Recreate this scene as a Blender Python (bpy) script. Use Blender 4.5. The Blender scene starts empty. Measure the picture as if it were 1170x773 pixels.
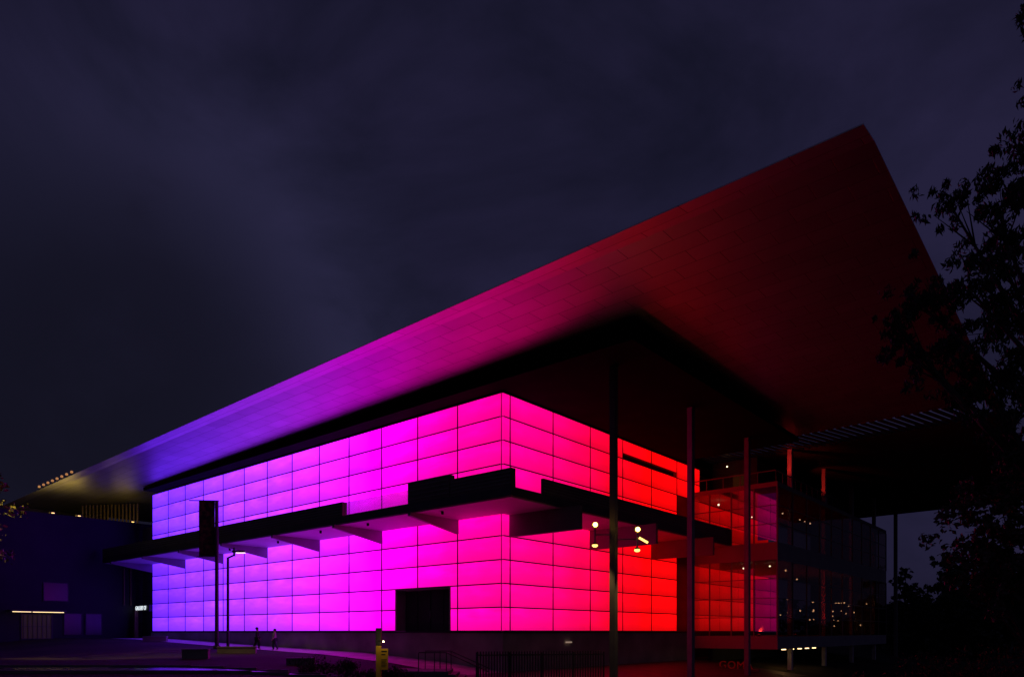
import bpy, bmesh, math, random
from mathutils import Vector, Matrix

scene = bpy.context.scene
COL = scene.collection
R = math.radians
EYE = 1.7                                   # eye height; building heights below are given from the eye

# ------------------------------------------------------------------ building axes
CX, CY = -0.6, 44.8                         # near corner of the lit box
UR = Vector((0.648, 0.762)); UR.normalize() # along the right-hand facade
UL = Vector((-UR.y, UR.x))                  # along the left-hand facade
ANG = math.atan2(UR.y, UR.x)

def world(a, b):
    return Vector((CX + a*UR.x + b*UL.x, CY + a*UR.y + b*UL.y))

def local(x, y):
    d = Vector((x-CX, y-CY))
    return d.dot(UR), d.dot(UL)

def lerp_tab(tab, x):
    if x <= tab[0][0]: return tab[0][1]
    for (x0, y0), (x1, y1) in zip(tab, tab[1:]):
        if x <= x1:
            return y0 + (y1-y0)*(x-x0)/(x1-x0)
    return tab[-1][1]

def smooth(t):
    t = max(0.0, min(1.0, t)); return t*t*(3-2*t)

GW = [(-40, -4.0), (-12, -4.0), (-2, -2.75), (6, -2.05), (13.5, -1.65), (24, -1.42), (46, -.82), (60, -.7)]
def terr(x, y):
    a, b = local(x, y)
    w = smooth((-a-8)/12.0)
    return EYE + lerp_tab(GW, b)*(1-w) - 1.7*w

# ------------------------------------------------------------------ mesh helpers
class MB:
    def __init__(s, dz=0.0):
        s.bm = bmesh.new(); s.dz = dz
    def hexa(s, pts):
        v = [s.bm.verts.new((p[0], p[1], p[2]+s.dz)) for p in pts]
        for f in ((3,2,1,0),(4,5,6,7),(0,1,5,4),(1,2,6,5),(2,3,7,6),(3,0,4,7)):
            s.bm.faces.new([v[i] for i in f])
        return s
    def box(s, x0, x1, y0, y1, z0, z1):
        return s.hexa([(x0,y0,z0),(x1,y0,z0),(x1,y1,z0),(x0,y1,z0),(x0,y0,z1),(x1,y0,z1),(x1,y1,z1),(x0,y1,z1)])
    def bar(s, p, q, w, h=None):
        """square bar from p to q"""
        p = Vector(p); q = Vector(q); h = h or w
        d = (q-p).normalized()
        up = Vector((0,0,1)) if abs(d.z) < .95 else Vector((1,0,0))
        u = d.cross(up).normalized()*w/2; v = d.cross(u).normalized()*h/2
        return s.hexa([p-u-v, p+u-v, p+u+v, p-u+v, q-u-v, q+u-v, q+u+v, q-u+v])
    def tube(s, pts, radii, n=10, cap=True):
        rings = []
        pts = [Vector(p) for p in pts]
        for i, p in enumerate(pts):
            d = (pts[min(i+1, len(pts)-1)] - pts[max(i-1, 0)]).normalized()
            up = Vector((0,0,1)) if abs(d.z) < .9 else Vector((1,0,0))
            u = d.cross(up).normalized(); v = d.cross(u).normalized()
            r = radii[i] if isinstance(radii, (list, tuple)) else radii
            rings.append([s.bm.verts.new(p + (u*math.cos(2*math.pi*k/n) + v*math.sin(2*math.pi*k/n))*r + Vector((0,0,s.dz))) for k in range(n)])
        for A, B in zip(rings, rings[1:]):
            for k in range(n):
                s.bm.faces.new((A[k], A[(k+1)%n], B[(k+1)%n], B[k]))
        if cap:
            s.bm.faces.new(rings[0]); s.bm.faces.new(rings[-1])
        return s
    def ball(s, c, r, sx=1, sy=1, sz=1, seg=12):
        m = Matrix.Translation((c[0], c[1], c[2]+s.dz)) @ Matrix.Diagonal((sx, sy, sz, 1))
        bmesh.ops.create_uvsphere(s.bm, u_segments=seg, v_segments=max(6, seg*2//3), radius=r, matrix=m)
        return s
    def quad(s, pts):
        s.bm.faces.new([s.bm.verts.new((p[0], p[1], p[2]+s.dz)) for p in pts]); return s
    def leaves(s, rng, c, r, n, size, squash=.8, droop=.5, slim=.32, shell=False):
        c = Vector(c)
        for _ in range(n):
            while True:
                v = Vector((rng.uniform(-1,1), rng.uniform(-1,1), rng.uniform(-1,1)))
                if v.length <= 1 and (not shell or v.length > .55): break
            p = c + Vector((v.x*r, v.y*r, v.z*r*squash))
            d = Vector((rng.gauss(0,1), rng.gauss(0,1), rng.gauss(0,1)-droop*2)).normalized()
            w = d.cross(Vector((rng.gauss(0,1), rng.gauss(0,1), rng.gauss(0,1)))).normalized()
            L = size*rng.uniform(.6,1.3); W = L*slim
            bend = d.cross(w)*L*.12
            a = s.bm.verts.new(p - d*L*.5); b = s.bm.verts.new(p + w*W*.5 + bend)
            e = s.bm.verts.new(p + d*L*.5); f = s.bm.verts.new(p - w*W*.5 + bend)
            s.bm.faces.new((a, b, e, f))
        return s
    def build(s, name, mat, parent=None, smooth_shade=False, recalc=True):
        if recalc: bmesh.ops.recalc_face_normals(s.bm, faces=s.bm.faces)
        me = bpy.data.meshes.new(name); s.bm.to_mesh(me); s.bm.free()
        if mat: me.materials.append(mat)
        if smooth_shade:
            for p in me.polygons: p.use_smooth = True
        o = bpy.data.objects.new(name, me); COL.objects.link(o)
        if parent: o.parent = parent
        return o

def empty(name, loc, rz=0):
    o = bpy.data.objects.new(name, None); COL.objects.link(o)
    o.location = loc; o.rotation_euler = (0,0,rz); o.empty_display_size = .3
    return o

def tag(o, label=None, cat=None, group=None, kind=None):
    if label: o['label'] = label
    if cat: o['category'] = cat
    if group: o['group'] = group
    if kind: o['kind'] = kind
    return o

def copy_tree(o, parent=None):
    c = o.copy(); COL.objects.link(c)
    if parent: c.parent = parent
    for ch in list(o.children): copy_tree(ch, c)
    return c

def point(name, loc, energy, col, size=.15):
    l = bpy.data.lights.new(name, 'POINT'); l.energy = energy; l.color = col; l.shadow_soft_size = size
    o = bpy.data.objects.new(name, l); COL.objects.link(o); o.location = loc
    return o

# ------------------------------------------------------------------ material helpers
def new_mat(name):
    m = bpy.data.materials.new(name); m.use_nodes = True
    return m, m.node_tree, m.node_tree.nodes['Principled BSDF']

def N(nt, t, **kw):
    n = nt.nodes.new(t)
    for k, v in kw.items():
        if k.startswith('i_'): n.inputs[k[2:].replace('_', ' ')].default_value = v
        else: setattr(n, k, v)
    return n

def surf(name, col, rough=.6, metal=0.0, var=.25, scale=1.5, bump=0.0, spec=.5, rvar=0.0, detail=5):
    """base colour with uneven weathering"""
    m, nt, b = new_mat(name)
    tc = N(nt, 'ShaderNodeTexCoord')
    no = N(nt, 'ShaderNodeTexNoise'); no.inputs['Scale'].default_value = scale; no.inputs['Detail'].default_value = detail
    nt.links.new(tc.outputs['Object'], no.inputs['Vector'])
    cr = N(nt, 'ShaderNodeValToRGB')
    cr.color_ramp.elements[0].position = .3; cr.color_ramp.elements[1].position = .72
    cr.color_ramp.elements[0].color = tuple(c*(1-var) for c in col)+(1,)
    cr.color_ramp.elements[1].color = tuple(min(1, c*(1+var)) for c in col)+(1,)
    nt.links.new(no.outputs['Fac'], cr.inputs['Fac']); nt.links.new(cr.outputs['Color'], b.inputs['Base Color'])
    b.inputs['Roughness'].default_value = rough; b.inputs['Metallic'].default_value = metal
    b.inputs['Specular IOR Level'].default_value = spec
    if rvar:
        mr = N(nt, 'ShaderNodeMapRange'); mr.inputs['From Min'].default_value = .35; mr.inputs['From Max'].default_value = .65
        mr.inputs['To Min'].default_value = rough-rvar; mr.inputs['To Max'].default_value = rough+rvar
        nt.links.new(no.outputs['Fac'], mr.inputs['Value']); nt.links.new(mr.outputs['Result'], b.inputs['Roughness'])
    if bump:
        n2 = N(nt, 'ShaderNodeTexNoise'); n2.inputs['Scale'].default_value = scale*9; n2.inputs['Detail'].default_value = 6
        nt.links.new(tc.outputs['Object'], n2.inputs['Vector'])
        bp = N(nt, 'ShaderNodeBump'); bp.inputs['Strength'].default_value = bump; bp.inputs['Distance'].default_value = .03
        nt.links.new(n2.outputs['Fac'], bp.inputs['Height']); nt.links.new(bp.outputs['Normal'], b.inputs['Normal'])
    return m

def glow(name, col, strength, base=(.8,.8,.8)):
    m, nt, b = new_mat(name)
    b.inputs['Base Color'].default_value = (*base, 1)
    b.inputs['Emission Color'].default_value = (*col, 1); b.inputs['Emission Strength'].default_value = strength
    return m

def glass(name, tint=(.8,.8,.85), refl=.1, rough=.02, top=.85):
    m = bpy.data.materials.new(name); m.use_nodes = True; nt = m.node_tree; nt.nodes.clear()
    out = N(nt, 'ShaderNodeOutputMaterial'); mix = N(nt, 'ShaderNodeMixShader')
    tr = N(nt, 'ShaderNodeBsdfTransparent'); tr.inputs['Color'].default_value = (*tint, 1)
    gl = N(nt, 'ShaderNodeBsdfGlossy'); gl.inputs['Roughness'].default_value = rough; gl.inputs['Color'].default_value = (.9,.9,.9,1)
    fr = N(nt, 'ShaderNodeLayerWeight'); fr.inputs['Blend'].default_value = .25
    mr = N(nt, 'ShaderNodeMapRange'); mr.inputs['To Min'].default_value = refl; mr.inputs['To Max'].default_value = top
    nt.links.new(fr.outputs['Fresnel'], mr.inputs['Value'])
    nt.links.new(mr.outputs['Result'], mix.inputs['Fac']); nt.links.new(tr.outputs[0], mix.inputs[1]); nt.links.new(gl.outputs[0], mix.inputs[2])
    nt.links.new(mix.outputs[0], out.inputs['Surface'])
    return m

# the coloured light behind the glass skin: violet at the far left end, magenta at the corner, red along the right
LIGHT_STOPS = [(-46, (.44,.0004,.0006)), (-18, (.44,.0004,.0008)), (-13, (.44,.0003,.007)), (-9, (.45,0,.036)), (-5, (.48,0,.08)), (-1.5, (.5,0,.118)),
               (2, (.53,0,.15)), (5, (.56,0,.21)), (9, (.57,0,.36)), (13, (.54,.0,.54)), (19, (.42,.007,.7)), (27, (.28,.018,.8)), (38, (.16,.019,.8)), (52, (.09,.013,.8))]
def light_panel_mat(name, strength):
    m, nt, b = new_mat(name)
    geo = N(nt, 'ShaderNodeNewGeometry')
    sub = N(nt, 'ShaderNodeVectorMath', operation='SUBTRACT'); sub.inputs[1].default_value = (CX, CY, 0)
    nt.links.new(geo.outputs['Position'], sub.inputs[0])
    def dot(v):
        d = N(nt, 'ShaderNodeVectorMath', operation='DOT_PRODUCT'); d.inputs[1].default_value = v
        nt.links.new(sub.outputs[0], d.inputs[0]); return d.outputs['Value']
    q = dot((UL.x-UR.x, UL.y-UR.y, 0))
    mr = N(nt, 'ShaderNodeMapRange'); mr.inputs['From Min'].default_value = -46; mr.inputs['From Max'].default_value = 52
    nt.links.new(q, mr.inputs['Value'])
    # lamps do not line up perfectly: a little drift from row to row
    nz = N(nt, 'ShaderNodeTexNoise'); nz.inputs['Scale'].default_value = .35; nz.inputs['Detail'].default_value = 3
    nt.links.new(geo.outputs['Position'], nz.inputs['Vector'])
    ad = N(nt, 'ShaderNodeMath', operation='MULTIPLY_ADD'); ad.inputs[1].default_value = .03; ad.inputs[2].default_value = -.015
    nt.links.new(nz.outputs['Fac'], ad.inputs[0])
    sm = N(nt, 'ShaderNodeMath', operation='ADD'); nt.links.new(mr.outputs['Result'], sm.inputs[0]); nt.links.new(ad.outputs[0], sm.inputs[1])
    cr = N(nt, 'ShaderNodeValToRGB'); els = cr.color_ramp.elements
    while len(els) > 1: els.remove(els[-1])
    for i, (p, c) in enumerate(LIGHT_STOPS):
        pos = (p+46)/98
        e = els[0] if i == 0 else els.new(pos)
        e.position = pos; e.color = (*c, 1)
    nt.links.new(sm.outputs[0], cr.inputs['Fac'])
    # soft lamp pools inside each row of glass, seen through the diffuser
    sep = N(nt, 'ShaderNodeSeparateXYZ'); nt.links.new(geo.outputs['Position'], sep.inputs[0])
    row = N(nt, 'ShaderNodeMath', operation='MULTIPLY_ADD'); row.inputs[1].default_value = 1/1.523; row.inputs[2].default_value = -(1.74)/1.523
    nt.links.new(sep.outputs['Z'], row.inputs[0])
    fr = N(nt, 'ShaderNodeMath', operation='FRACT'); nt.links.new(row.outputs[0], fr.inputs[0])
    pk = N(nt, 'ShaderNodeMapRange', interpolation_type='SMOOTHSTEP'); pk.inputs['From Min'].default_value = .0; pk.inputs['From Max'].default_value = .8
    nt.links.new(fr.outputs[0], pk.inputs['Value'])
    qq = N(nt, 'ShaderNodeMath', operation='MULTIPLY'); qq.inputs[1].default_value = 1/4.0; nt.links.new(q, qq.inputs[0])
    qf = N(nt, 'ShaderNodeMath', operation='PINGPONG'); qf.inputs[1].default_value = .5; nt.links.new(qq.outputs[0], qf.inputs[0])
    qs = N(nt, 'ShaderNodeMapRange'); qs.inputs['From Max'].default_value = .5; qs.inputs['To Min'].default_value = .65; qs.inputs['To Max'].default_value = 1
    nt.links.new(qf.outputs[0], qs.inputs['Value'])
    n2 = N(nt, 'ShaderNodeTexNoise'); n2.inputs['Scale'].default_value = .8; n2.inputs['Detail'].default_value = 3
    mpn = N(nt, 'ShaderNodeMapping'); mpn.inputs['Scale'].default_value = (.8, .8, 3.2)
    nt.links.new(geo.outputs['Position'], mpn.inputs['Vector']); nt.links.new(mpn.outputs[0], n2.inputs['Vector'])
    m1 = N(nt, 'ShaderNodeMath', operation='MULTIPLY'); nt.links.new(pk.outputs[0], m1.inputs[0]); nt.links.new(qs.outputs[0], m1.inputs[1])
    m2 = N(nt, 'ShaderNodeMath', operation='MULTIPLY'); nt.links.new(m1.outputs[0], m2.inputs[0]); nt.links.new(n2.outputs['Fac'], m2.inputs[1])
    st = N(nt, 'ShaderNodeMath', operation='MULTIPLY_ADD'); st.inputs[1].default_value = strength*1.2; st.inputs[2].default_value = strength*.85
    nt.links.new(m2.outputs[0], st.inputs[0])
    # lamps behind separate panes of the long face are not equally bright
    fq = N(nt, 'ShaderNodeMath', operation='FLOOR'); fz = N(nt, 'ShaderNodeMath', operation='FLOOR')
    nt.links.new(qq.outputs[0], fq.inputs[0]); nt.links.new(row.outputs[0], fz.inputs[0])
    cx = N(nt, 'ShaderNodeCombineXYZ'); nt.links.new(fq.outputs[0], cx.inputs['X']); nt.links.new(fz.outputs[0], cx.inputs['Y'])
    wn = N(nt, 'ShaderNodeTexWhiteNoise', noise_dimensions='2D'); nt.links.new(cx.outputs[0], wn.inputs['Vector'])
    on = N(nt, 'ShaderNodeMath', operation='GREATER_THAN'); on.inputs[1].default_value = 0; nt.links.new(q, on.inputs[0])
    wa_ = N(nt, 'ShaderNodeMath', operation='MULTIPLY_ADD'); wa_.inputs[1].default_value = .3; wa_.inputs[2].default_value = -.13; nt.links.new(wn.outputs['Value'], wa_.inputs[0])
    wb = N(nt, 'ShaderNodeMath', operation='MULTIPLY_ADD'); wb.inputs[2].default_value = 1; nt.links.new(wa_.outputs[0], wb.inputs[0]); nt.links.new(on.outputs[0], wb.inputs[1])
    st2 = N(nt, 'ShaderNodeMath', operation='MULTIPLY'); nt.links.new(st.outputs[0], st2.inputs[0]); nt.links.new(wb.outputs[0], st2.inputs[1]); st = st2
    b.inputs['Base Color'].default_value = (.25,.25,.25,1); b.inputs['Roughness'].default_value = .4
    nt.links.new(cr.outputs['Color'], b.inputs['Emission Color']); nt.links.new(st.outputs[0], b.inputs['Emission Strength'])
    return m

def soffit_mat(name, bw, rh, c1, c2, rough):
    m, nt, b = new_mat(name)
    tc = N(nt, 'ShaderNodeTexCoord'); sp = N(nt, 'ShaderNodeSeparateXYZ'); cb = N(nt, 'ShaderNodeCombineXYZ')
    nt.links.new(tc.outputs['Object'], sp.inputs[0]); nt.links.new(sp.outputs['Y'], cb.inputs['X']); nt.links.new(sp.outputs['X'], cb.inputs['Y'])
    br = N(nt, 'ShaderNodeTexBrick'); br.offset = .5; br.squash = 1
    for k, v in (('Scale',1),('Mortar Size',.017),('Mortar Smooth',.2),('Bias',0),('Brick Width',bw),('Row Height',rh)): br.inputs[k].default_value = v
    br.inputs['Color1'].default_value = (*c1,1); br.inputs['Color2'].default_value = (*c2,1); br.inputs['Mortar'].default_value = (.14,.14,.14,1)
    nt.links.new(cb.outputs[0], br.inputs['Vector'])
    no = N(nt, 'ShaderNodeTexNoise'); no.inputs['Scale'].default_value = .4; no.inputs['Detail'].default_value = 6
    nt.links.new(tc.outputs['Object'], no.inputs['Vector'])
    mx = N(nt, 'ShaderNodeMix', data_type='RGBA', blend_type='MULTIPLY'); mx.inputs['Factor'].default_value = .35
    cr = N(nt, 'ShaderNodeValToRGB'); cr.color_ramp.elements[0].position = .3; cr.color_ramp.elements[1].position = .7
    cr.color_ramp.elements[0].color = (.6,.6,.6,1); cr.color_ramp.elements[1].color = (1,1,1,1)
    nt.links.new(no.outputs['Fac'], cr.inputs['Fac'])
    nt.links.new(br.outputs['Color'], mx.inputs['A']); nt.links.new(cr.outputs['Color'], mx.inputs['B'])
    nt.links.new(mx.outputs['Result'], b.inputs['Base Color'])
    b.inputs['Roughness'].default_value = rough; b.inputs['Metallic'].default_value = .8
    bp = N(nt, 'ShaderNodeBump', invert=True); bp.inputs['Strength'].default_value = .5; bp.inputs['Distance'].default_value = .02
    nt.links.new(br.outputs['Fac'], bp.inputs['Height']); nt.links.new(bp.outputs['Normal'], b.inputs['Normal'])
    return m

M = {
 'panel':  light_panel_mat('backlit glass', 2.2),
 'panel_dim': light_panel_mat('backlit glass dimmer', .95),
 'frame':  surf('dark glazing frame', (.03,.03,.032), .5, .3),
 'black':  surf('matte black lining', (.005,.0045,.0045), 1, 0, .5, .6, spec=.05),
 'steel':  surf('dark grey painted steel', (.045,.045,.05), .5, .2, .3, 1),
 'balus':  surf('dark balustrade cladding', (.10,.075,.07), .55, .2, .4, .8),
 'awn':    surf('awning lining', (.40,.39,.40), .6, 0, .12, .5),
 'fin':    surf('painted steel plate', (.16,.15,.155), .6, .0, .2, .7),
 'column': surf('painted steel column', (.22,.21,.22), .5, .1, .2, 1.2),
 'column_shaded': surf('column steel darkened for shade', (.11,.10,.10), .5, .1, .25, 1.2),
 'column_lit': surf('column steel lightened for glow', (.6,.55,.53), .5, .1, .2, 1.2),
 'conc':   surf('concrete', (.22,.21,.2), .8, 0, .25, .8, .25),
 'conc_d': surf('dark concrete', (.11,.105,.1), .8, 0, .3, .8, .3),
 'plinth': surf('plinth stone', (.36,.33,.3), .75, 0, .3, .5, .2),
 'roof':   surf('roof sheet', (.12,.12,.125), .5, .3, .2, .5),
 'soffit': soffit_mat('soffit metal panels', 2.2, 1.1, (.58,.58,.59), (.5,.5,.51), .42),
 'strip':  soffit_mat('soffit edge panels', 4.2, 1.35, (.68,.68,.69), (.6,.6,.61), .42),
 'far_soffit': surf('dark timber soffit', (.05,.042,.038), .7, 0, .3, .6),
 'glass':  glass('clear glazing', (.72,.70,.74), .07),
 'glass_dark': glass('tinted glazing', (.42,.36,.36), .06, .02, .22),
 'mirror': surf('reflective window glass', (.015,.015,.02), .2, 0, .2, .5, 0, .4),
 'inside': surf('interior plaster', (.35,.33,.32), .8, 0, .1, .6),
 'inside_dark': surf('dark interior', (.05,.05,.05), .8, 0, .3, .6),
 'annex':  surf('dark cladding', (.014,.014,.018), .75, 0, .35, .35, .1),
 'timber': surf('timber post', (.22,.12,.06), .6, 0, .3, 3),
 'louvre': surf('louvre timber', (.30,.22,.12), .6, 0, .25, 2),
 'bark':   surf('bark', (.07,.055,.045), .9, 0, .4, 5, .5),
 'leaf':   surf('gum leaves', (.035,.05,.024), .6, 0, .5, 1.5),
 'leaf_r': surf('round leaves', (.11,.07,.05), .55, 0, .5, 1.5),
 'leaf_a': surf('street tree leaves', (.14,.14,.03), .55, 0, .4, 1.5),
 'shrub':  surf('shrub leaves', (.03,.045,.02), .6, 0, .5, 3),
 'bulb_warm': glow('warm lamp', (1,.52,.085), 20),
 'bulb_warm_soft': glow('warm lamp glass', (1,.55,.12), 3),
 'bulb_white': glow('white lamp', (1,.72,.4), 4),
 'bulb_small': glow('small lamp', (1,.66,.3), 4),
 'bulb_eave': glow('amber lamp', (1,.42,.13), .42),
 'strip_amber': glow('amber strip lamp', (1,.72,.3), 1.6),
 'amber_room': glow('dim amber room', (1,.62,.1), .006, (.05,.04,.02)),
 'sign_white': glow('lit letters', (.85,.95,1), .9),
 'sign_red': surf('red letters', (.55,.03,.03), .5),
 'yellow': surf('yellow painted metal', (.75,.46,.03), .45, 0, .15, 4),
 'ink':    surf('black lettering', (.015,.015,.015), .6),
 'banner': surf('printed banner cloth', (.05,.025,.03), .8, 0, .8, 6),
 'skin':   surf('skin', (.42,.27,.2), .6, 0, .08, 5),
 'cloth_d':surf('dark clothing', (.025,.025,.03), .85, 0, .3, 6),
 'cloth_l':surf('pale clothing', (.5,.48,.46), .85, 0, .1, 6),
 'cloth_m':surf('denim', (.05,.06,.1), .85, 0, .3, 6),
 'hair':   surf('dark hair', (.02,.015,.01), .6),
}
def reflection_glow_mat():
    return glow('violet reflection glow', (.7,.0,.42), .07, (.1,.1,.1))
M['refl_glow'] = reflection_glow_mat()

# banner: blotchy print
def banner_mat():
    m, nt, b = new_mat('printed cloth')
    tc = N(nt, 'ShaderNodeTexCoord'); no = N(nt, 'ShaderNodeTexNoise'); no.inputs['Scale'].default_value = 2.2; no.inputs['Detail'].default_value = 8
    cr = N(nt, 'ShaderNodeValToRGB'); cr.color_ramp.elements[0].position = .45; cr.color_ramp.elements[1].position = .62
    cr.color_ramp.elements[0].color = (.015,.008,.012,1); cr.color_ramp.elements[1].color = (.16,.05,.05,1)
    nt.links.new(tc.outputs['Object'], no.inputs['Vector']); nt.links.new(no.outputs['Fac'], cr.inputs['Fac']); nt.links.new(cr.outputs['Color'], b.inputs['Base Color'])
    b.inputs['Roughness'].default_value = .85
    return m
M['banner'] = banner_mat()

# ------------------------------------------------------------------ ground
def ground_mat():
    m, nt, b = new_mat('lawn and paving')
    tc = N(nt, 'ShaderNodeTexCoord')
    n1 = N(nt, 'ShaderNodeTexNoise'); n1.inputs['Scale'].default_value = .16; n1.inputs['Detail'].default_value = 7
    n2 = N(nt, 'ShaderNodeTexNoise'); n2.inputs['Scale'].default_value = 6; n2.inputs['Detail'].default_value = 8
    nt.links.new(tc.outputs['Object'], n1.inputs['Vector']); nt.links.new(tc.outputs['Object'], n2.inputs['Vector'])
    cr = N(nt, 'ShaderNodeValToRGB'); cr.color_ramp.elements[0].position = .35; cr.color_ramp.elements[1].position = .65
    cr.color_ramp.elements[0].color = (.028,.024,.015,1); cr.color_ramp.elements[1].color = (.075,.05,.036,1)
    mx = N(nt, 'ShaderNodeMix', data_type='RGBA', blend_type='MULTIPLY'); mx.inputs['Factor'].default_value = .6
    nt.links.new(n1.outputs['Fac'], cr.inputs['Fac']); nt.links.new(cr.outputs['Color'], mx.inputs['A']); nt.links.new(n2.outputs['Color'], mx.inputs['B'])
    nt.links.new(mx.outputs['Result'], b.inputs['Base Color']); b.inputs['Roughness'].default_value = .9; b.inputs['Specular IOR Level'].default_value = .2
    bp = N(nt, 'ShaderNodeBump'); bp.inputs['Strength'].default_value = .8; bp.inputs['Distance'].default_value = .06
    nt.links.new(n2.outputs['Fac'], bp.inputs['Height']); nt.links.new(bp.outputs['Normal'], b.inputs['Normal'])
    return m

def sheet(name, fn, x0, x1, y0, y1, nx, ny, mat):
    """grid sheet over (x, y) with height fn"""
    me = bpy.data.meshes.new(name); vs = []; fs = []
    for j in range(ny+1):
        for i in range(nx+1):
            x = x0+(x1-x0)*i/nx; y = y0+(y1-y0)*j/ny
            vs.append(fn(x, y))
    for j in range(ny):
        for i in range(nx):
            k = j*(nx+1)+i; fs.append((k, k+1, k+nx+2, k+nx+1))
    me.from_pydata(vs, [], fs); me.materials.append(mat)
    for p in me.polygons: p.use_smooth = True
    o = bpy.data.objects.new(name, me); COL.objects.link(o); o['kind'] = 'structure'
    return o

def ext(x, lo, hi, far):
    return x
# one sheet, fine near the building and stretched out to the horizon at its rim
def stretch(t, lo, hi, rim):
    if t < 0: return lo + t*rim
    if t > 1: return hi + (t-1)*rim
    return lo + (hi-lo)*t
def ground_fn(u, v):
    x = stretch(u, -75, 110, 3500); y = stretch(v, -12, 150, 3500)
    return (x, y, terr(x, y))
us = [-.5,-.1,-.02]+[i/150 for i in range(151)]+[1.02,1.1,1.5]
vs_ = [-.3,-.02]+[i/130 for i in range(131)]+[1.02,1.1,1.6]
me = bpy.data.meshes.new('ground')
verts = [ground_fn(u, v) for v in vs_ for u in us]
nu = len(us)
faces = [(j*nu+i, j*nu+i+1, (j+1)*nu+i+1, (j+1)*nu+i) for j in range(len(vs_)-1) for i in range(nu-1)]
me.from_pydata(verts, [], faces); me.materials.append(ground_mat())
for p in me.polygons: p.use_smooth = True
g = bpy.data.objects.new('ground', me); COL.objects.link(g); g['kind'] = 'structure'

M['asphalt'] = surf('damp asphalt', (.05,.048,.047), .26, 0, .35, .35, .1, .6, .12)
M['paving'] = surf('pale concrete paving', (.6,.56,.53), .6, 0, .2, .6, .15, .4, .1)
def joint_mat(m):
    nt = m.node_tree; b = nt.nodes['Principled BSDF']; tc = N(nt, 'ShaderNodeTexCoord'); mp = N(nt, 'ShaderNodeMapping'); mp.inputs['Rotation'].default_value = (0,0,-ANG)
    br = N(nt, 'ShaderNodeTexBrick'); br.offset = .5
    for k, v in (('Scale',1),('Mortar Size',.02),('Brick Width',1.2),('Row Height',.6)): br.inputs[k].default_value = v
    br.inputs['Color1'].default_value = (1,1,1,1); br.inputs['Color2'].default_value = (.75,.74,.73,1); br.inputs['Mortar'].default_value = (.3,.3,.3,1)
    nt.links.new(tc.outputs['Object'], mp.inputs['Vector']); nt.links.new(mp.outputs[0], br.inputs['Vector'])
    mx = N(nt, 'ShaderNodeMix', data_type='RGBA', blend_type='MULTIPLY'); mx.inputs['Factor'].default_value = 1
    src = b.inputs['Base Color'].links[0].from_socket
    nt.links.new(src, mx.inputs['A']); nt.links.new(br.outputs['Color'], mx.inputs['B']); nt.links.new(mx.outputs['Result'], b.inputs['Base Color'])
    return m
joint_mat(M['paving'])
M['kerb'] = surf('kerb stone', (.2,.19,.18), .8, 0, .25, 2, .2)
sheet('road', lambda x, y: (x, y, terr(x, y)+.03), -72, -7.5, 28.6, 33.2, 90, 6, M['asphalt'])
def path_fn(u, v):
    w = world(-4.2+4.05*u, -.38+53*v); return (w.x, w.y, terr(w.x, w.y)+.035)
sheet('path', path_fn, 0, 1, 0, 1, 8, 80, M['paving'])
k = MB()
for i in range(42):
    x0 = -72+i*1.535; x1 = x0+1.53
    for yy in (33.2, 28.4):
        z = terr((x0+x1)/2, yy+.1)
        k.box(x0, x1, yy, yy+.18, z-.1, z+.13)
M['court'] = joint_mat(surf('dark stone paving', (.11,.10,.095), .6, 0, .25, .6, .15, .3, .1))
def court_fn(u, v):
    w = world(-4.2+32*u, -10.0+9.6*v); return (w.x, w.y, terr(w.x, w.y)+.03)
sheet('forecourt', court_fn, 0, 1, 0, 1, 40, 12, M['court'])
kerb = k.build('kerb', M['kerb']); kerb['kind'] = 'structure'

# ------------------------------------------------------------------ the gallery
gal = empty('art_gallery', (CX, CY, 0), ANG)
tag(gal, 'large art gallery glowing violet to red under a wide blade-like cantilevered roof', 'building')

ROW = 1.523; Z0 = .04
def zt(i): return Z0 + i*ROW
TOP = zt(10)

# structural core behind the glass skin
w = MB(EYE)
w.box(.9, 45, .9, 51.9, -5, TOP-.02)
core = w.build('wall', M['frame'], gal)
# plinth under the lit skin
p = MB(EYE); p.box(-.12, 1, -.12, 52.2, -6, 0.0); p.box(1, 26, -.12, 1, -6, 0.0)
p.build('plinth', M['plinth'], gal)
p = MB(EYE); p.box(-.2, .1, -.2, 52.2, -.09, .015); p.box(.1, 26, -.2, .1, -.09, .015)
p.build('plinth_ledge', M['steel'], gal)

# panels: (rect on left face b0,b1) or (right face a0,a1) for each row
G = .035
left, right = [], []
for c in range(13):
    for r in range(10):
        b0, b1 = 4*c, 4*c+4
        if r < 2 and c == 1: b1 = 4.7
        if r < 2 and c == 2: b0 = 10.4
        left.append((b0, b1, zt(r), zt(r+1), c))
cols_r = [0, .69]+[.69+4.6*k for k in range(1, 7)]
for c in range(7):
    for r in range(10):
        if c == 6 and r < 8: continue
        right.append((cols_r[c], cols_r[c+1], zt(r), zt(r+1), c, r))
panels = []
for b0, b1, z0, z1, c in left:
    panels.append((c*4+2 + 1, (-.03, .03, b0+G, b1-G, z0+G, z1-G)))
for a0, a1, z0, z1, c, r in right:
    if r == 8 and 3 <= c <= 4:      # slot window: leave the strip out
        pass
    A0, A1 = a0+G, a1-G
    if c == 0: A0 = .035
    if r == 9 and c in (4, 5):      # the long slot at the foot of the top row
        panels.append((a0+2, (A0, A1, -.03, .03, z0+.52, z1-G)))
        continue
    if r == 8 and c in (4, 5): pass
    panels.append((a0+2, (A0, A1, -.03, .03, z0+G, z1-G)))
panels.sort(key=lambda t: t[0])
for d, bx in panels[:100]:
    MB(EYE).box(*bx).build('light_panel', M['panel'], gal)
rest = MB(EYE)
for d, bx in panels[100:]: rest.box(*bx)
ro = rest.build('light_panel', M['panel'], gal); ro['kind'] = 'stuff'

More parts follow.
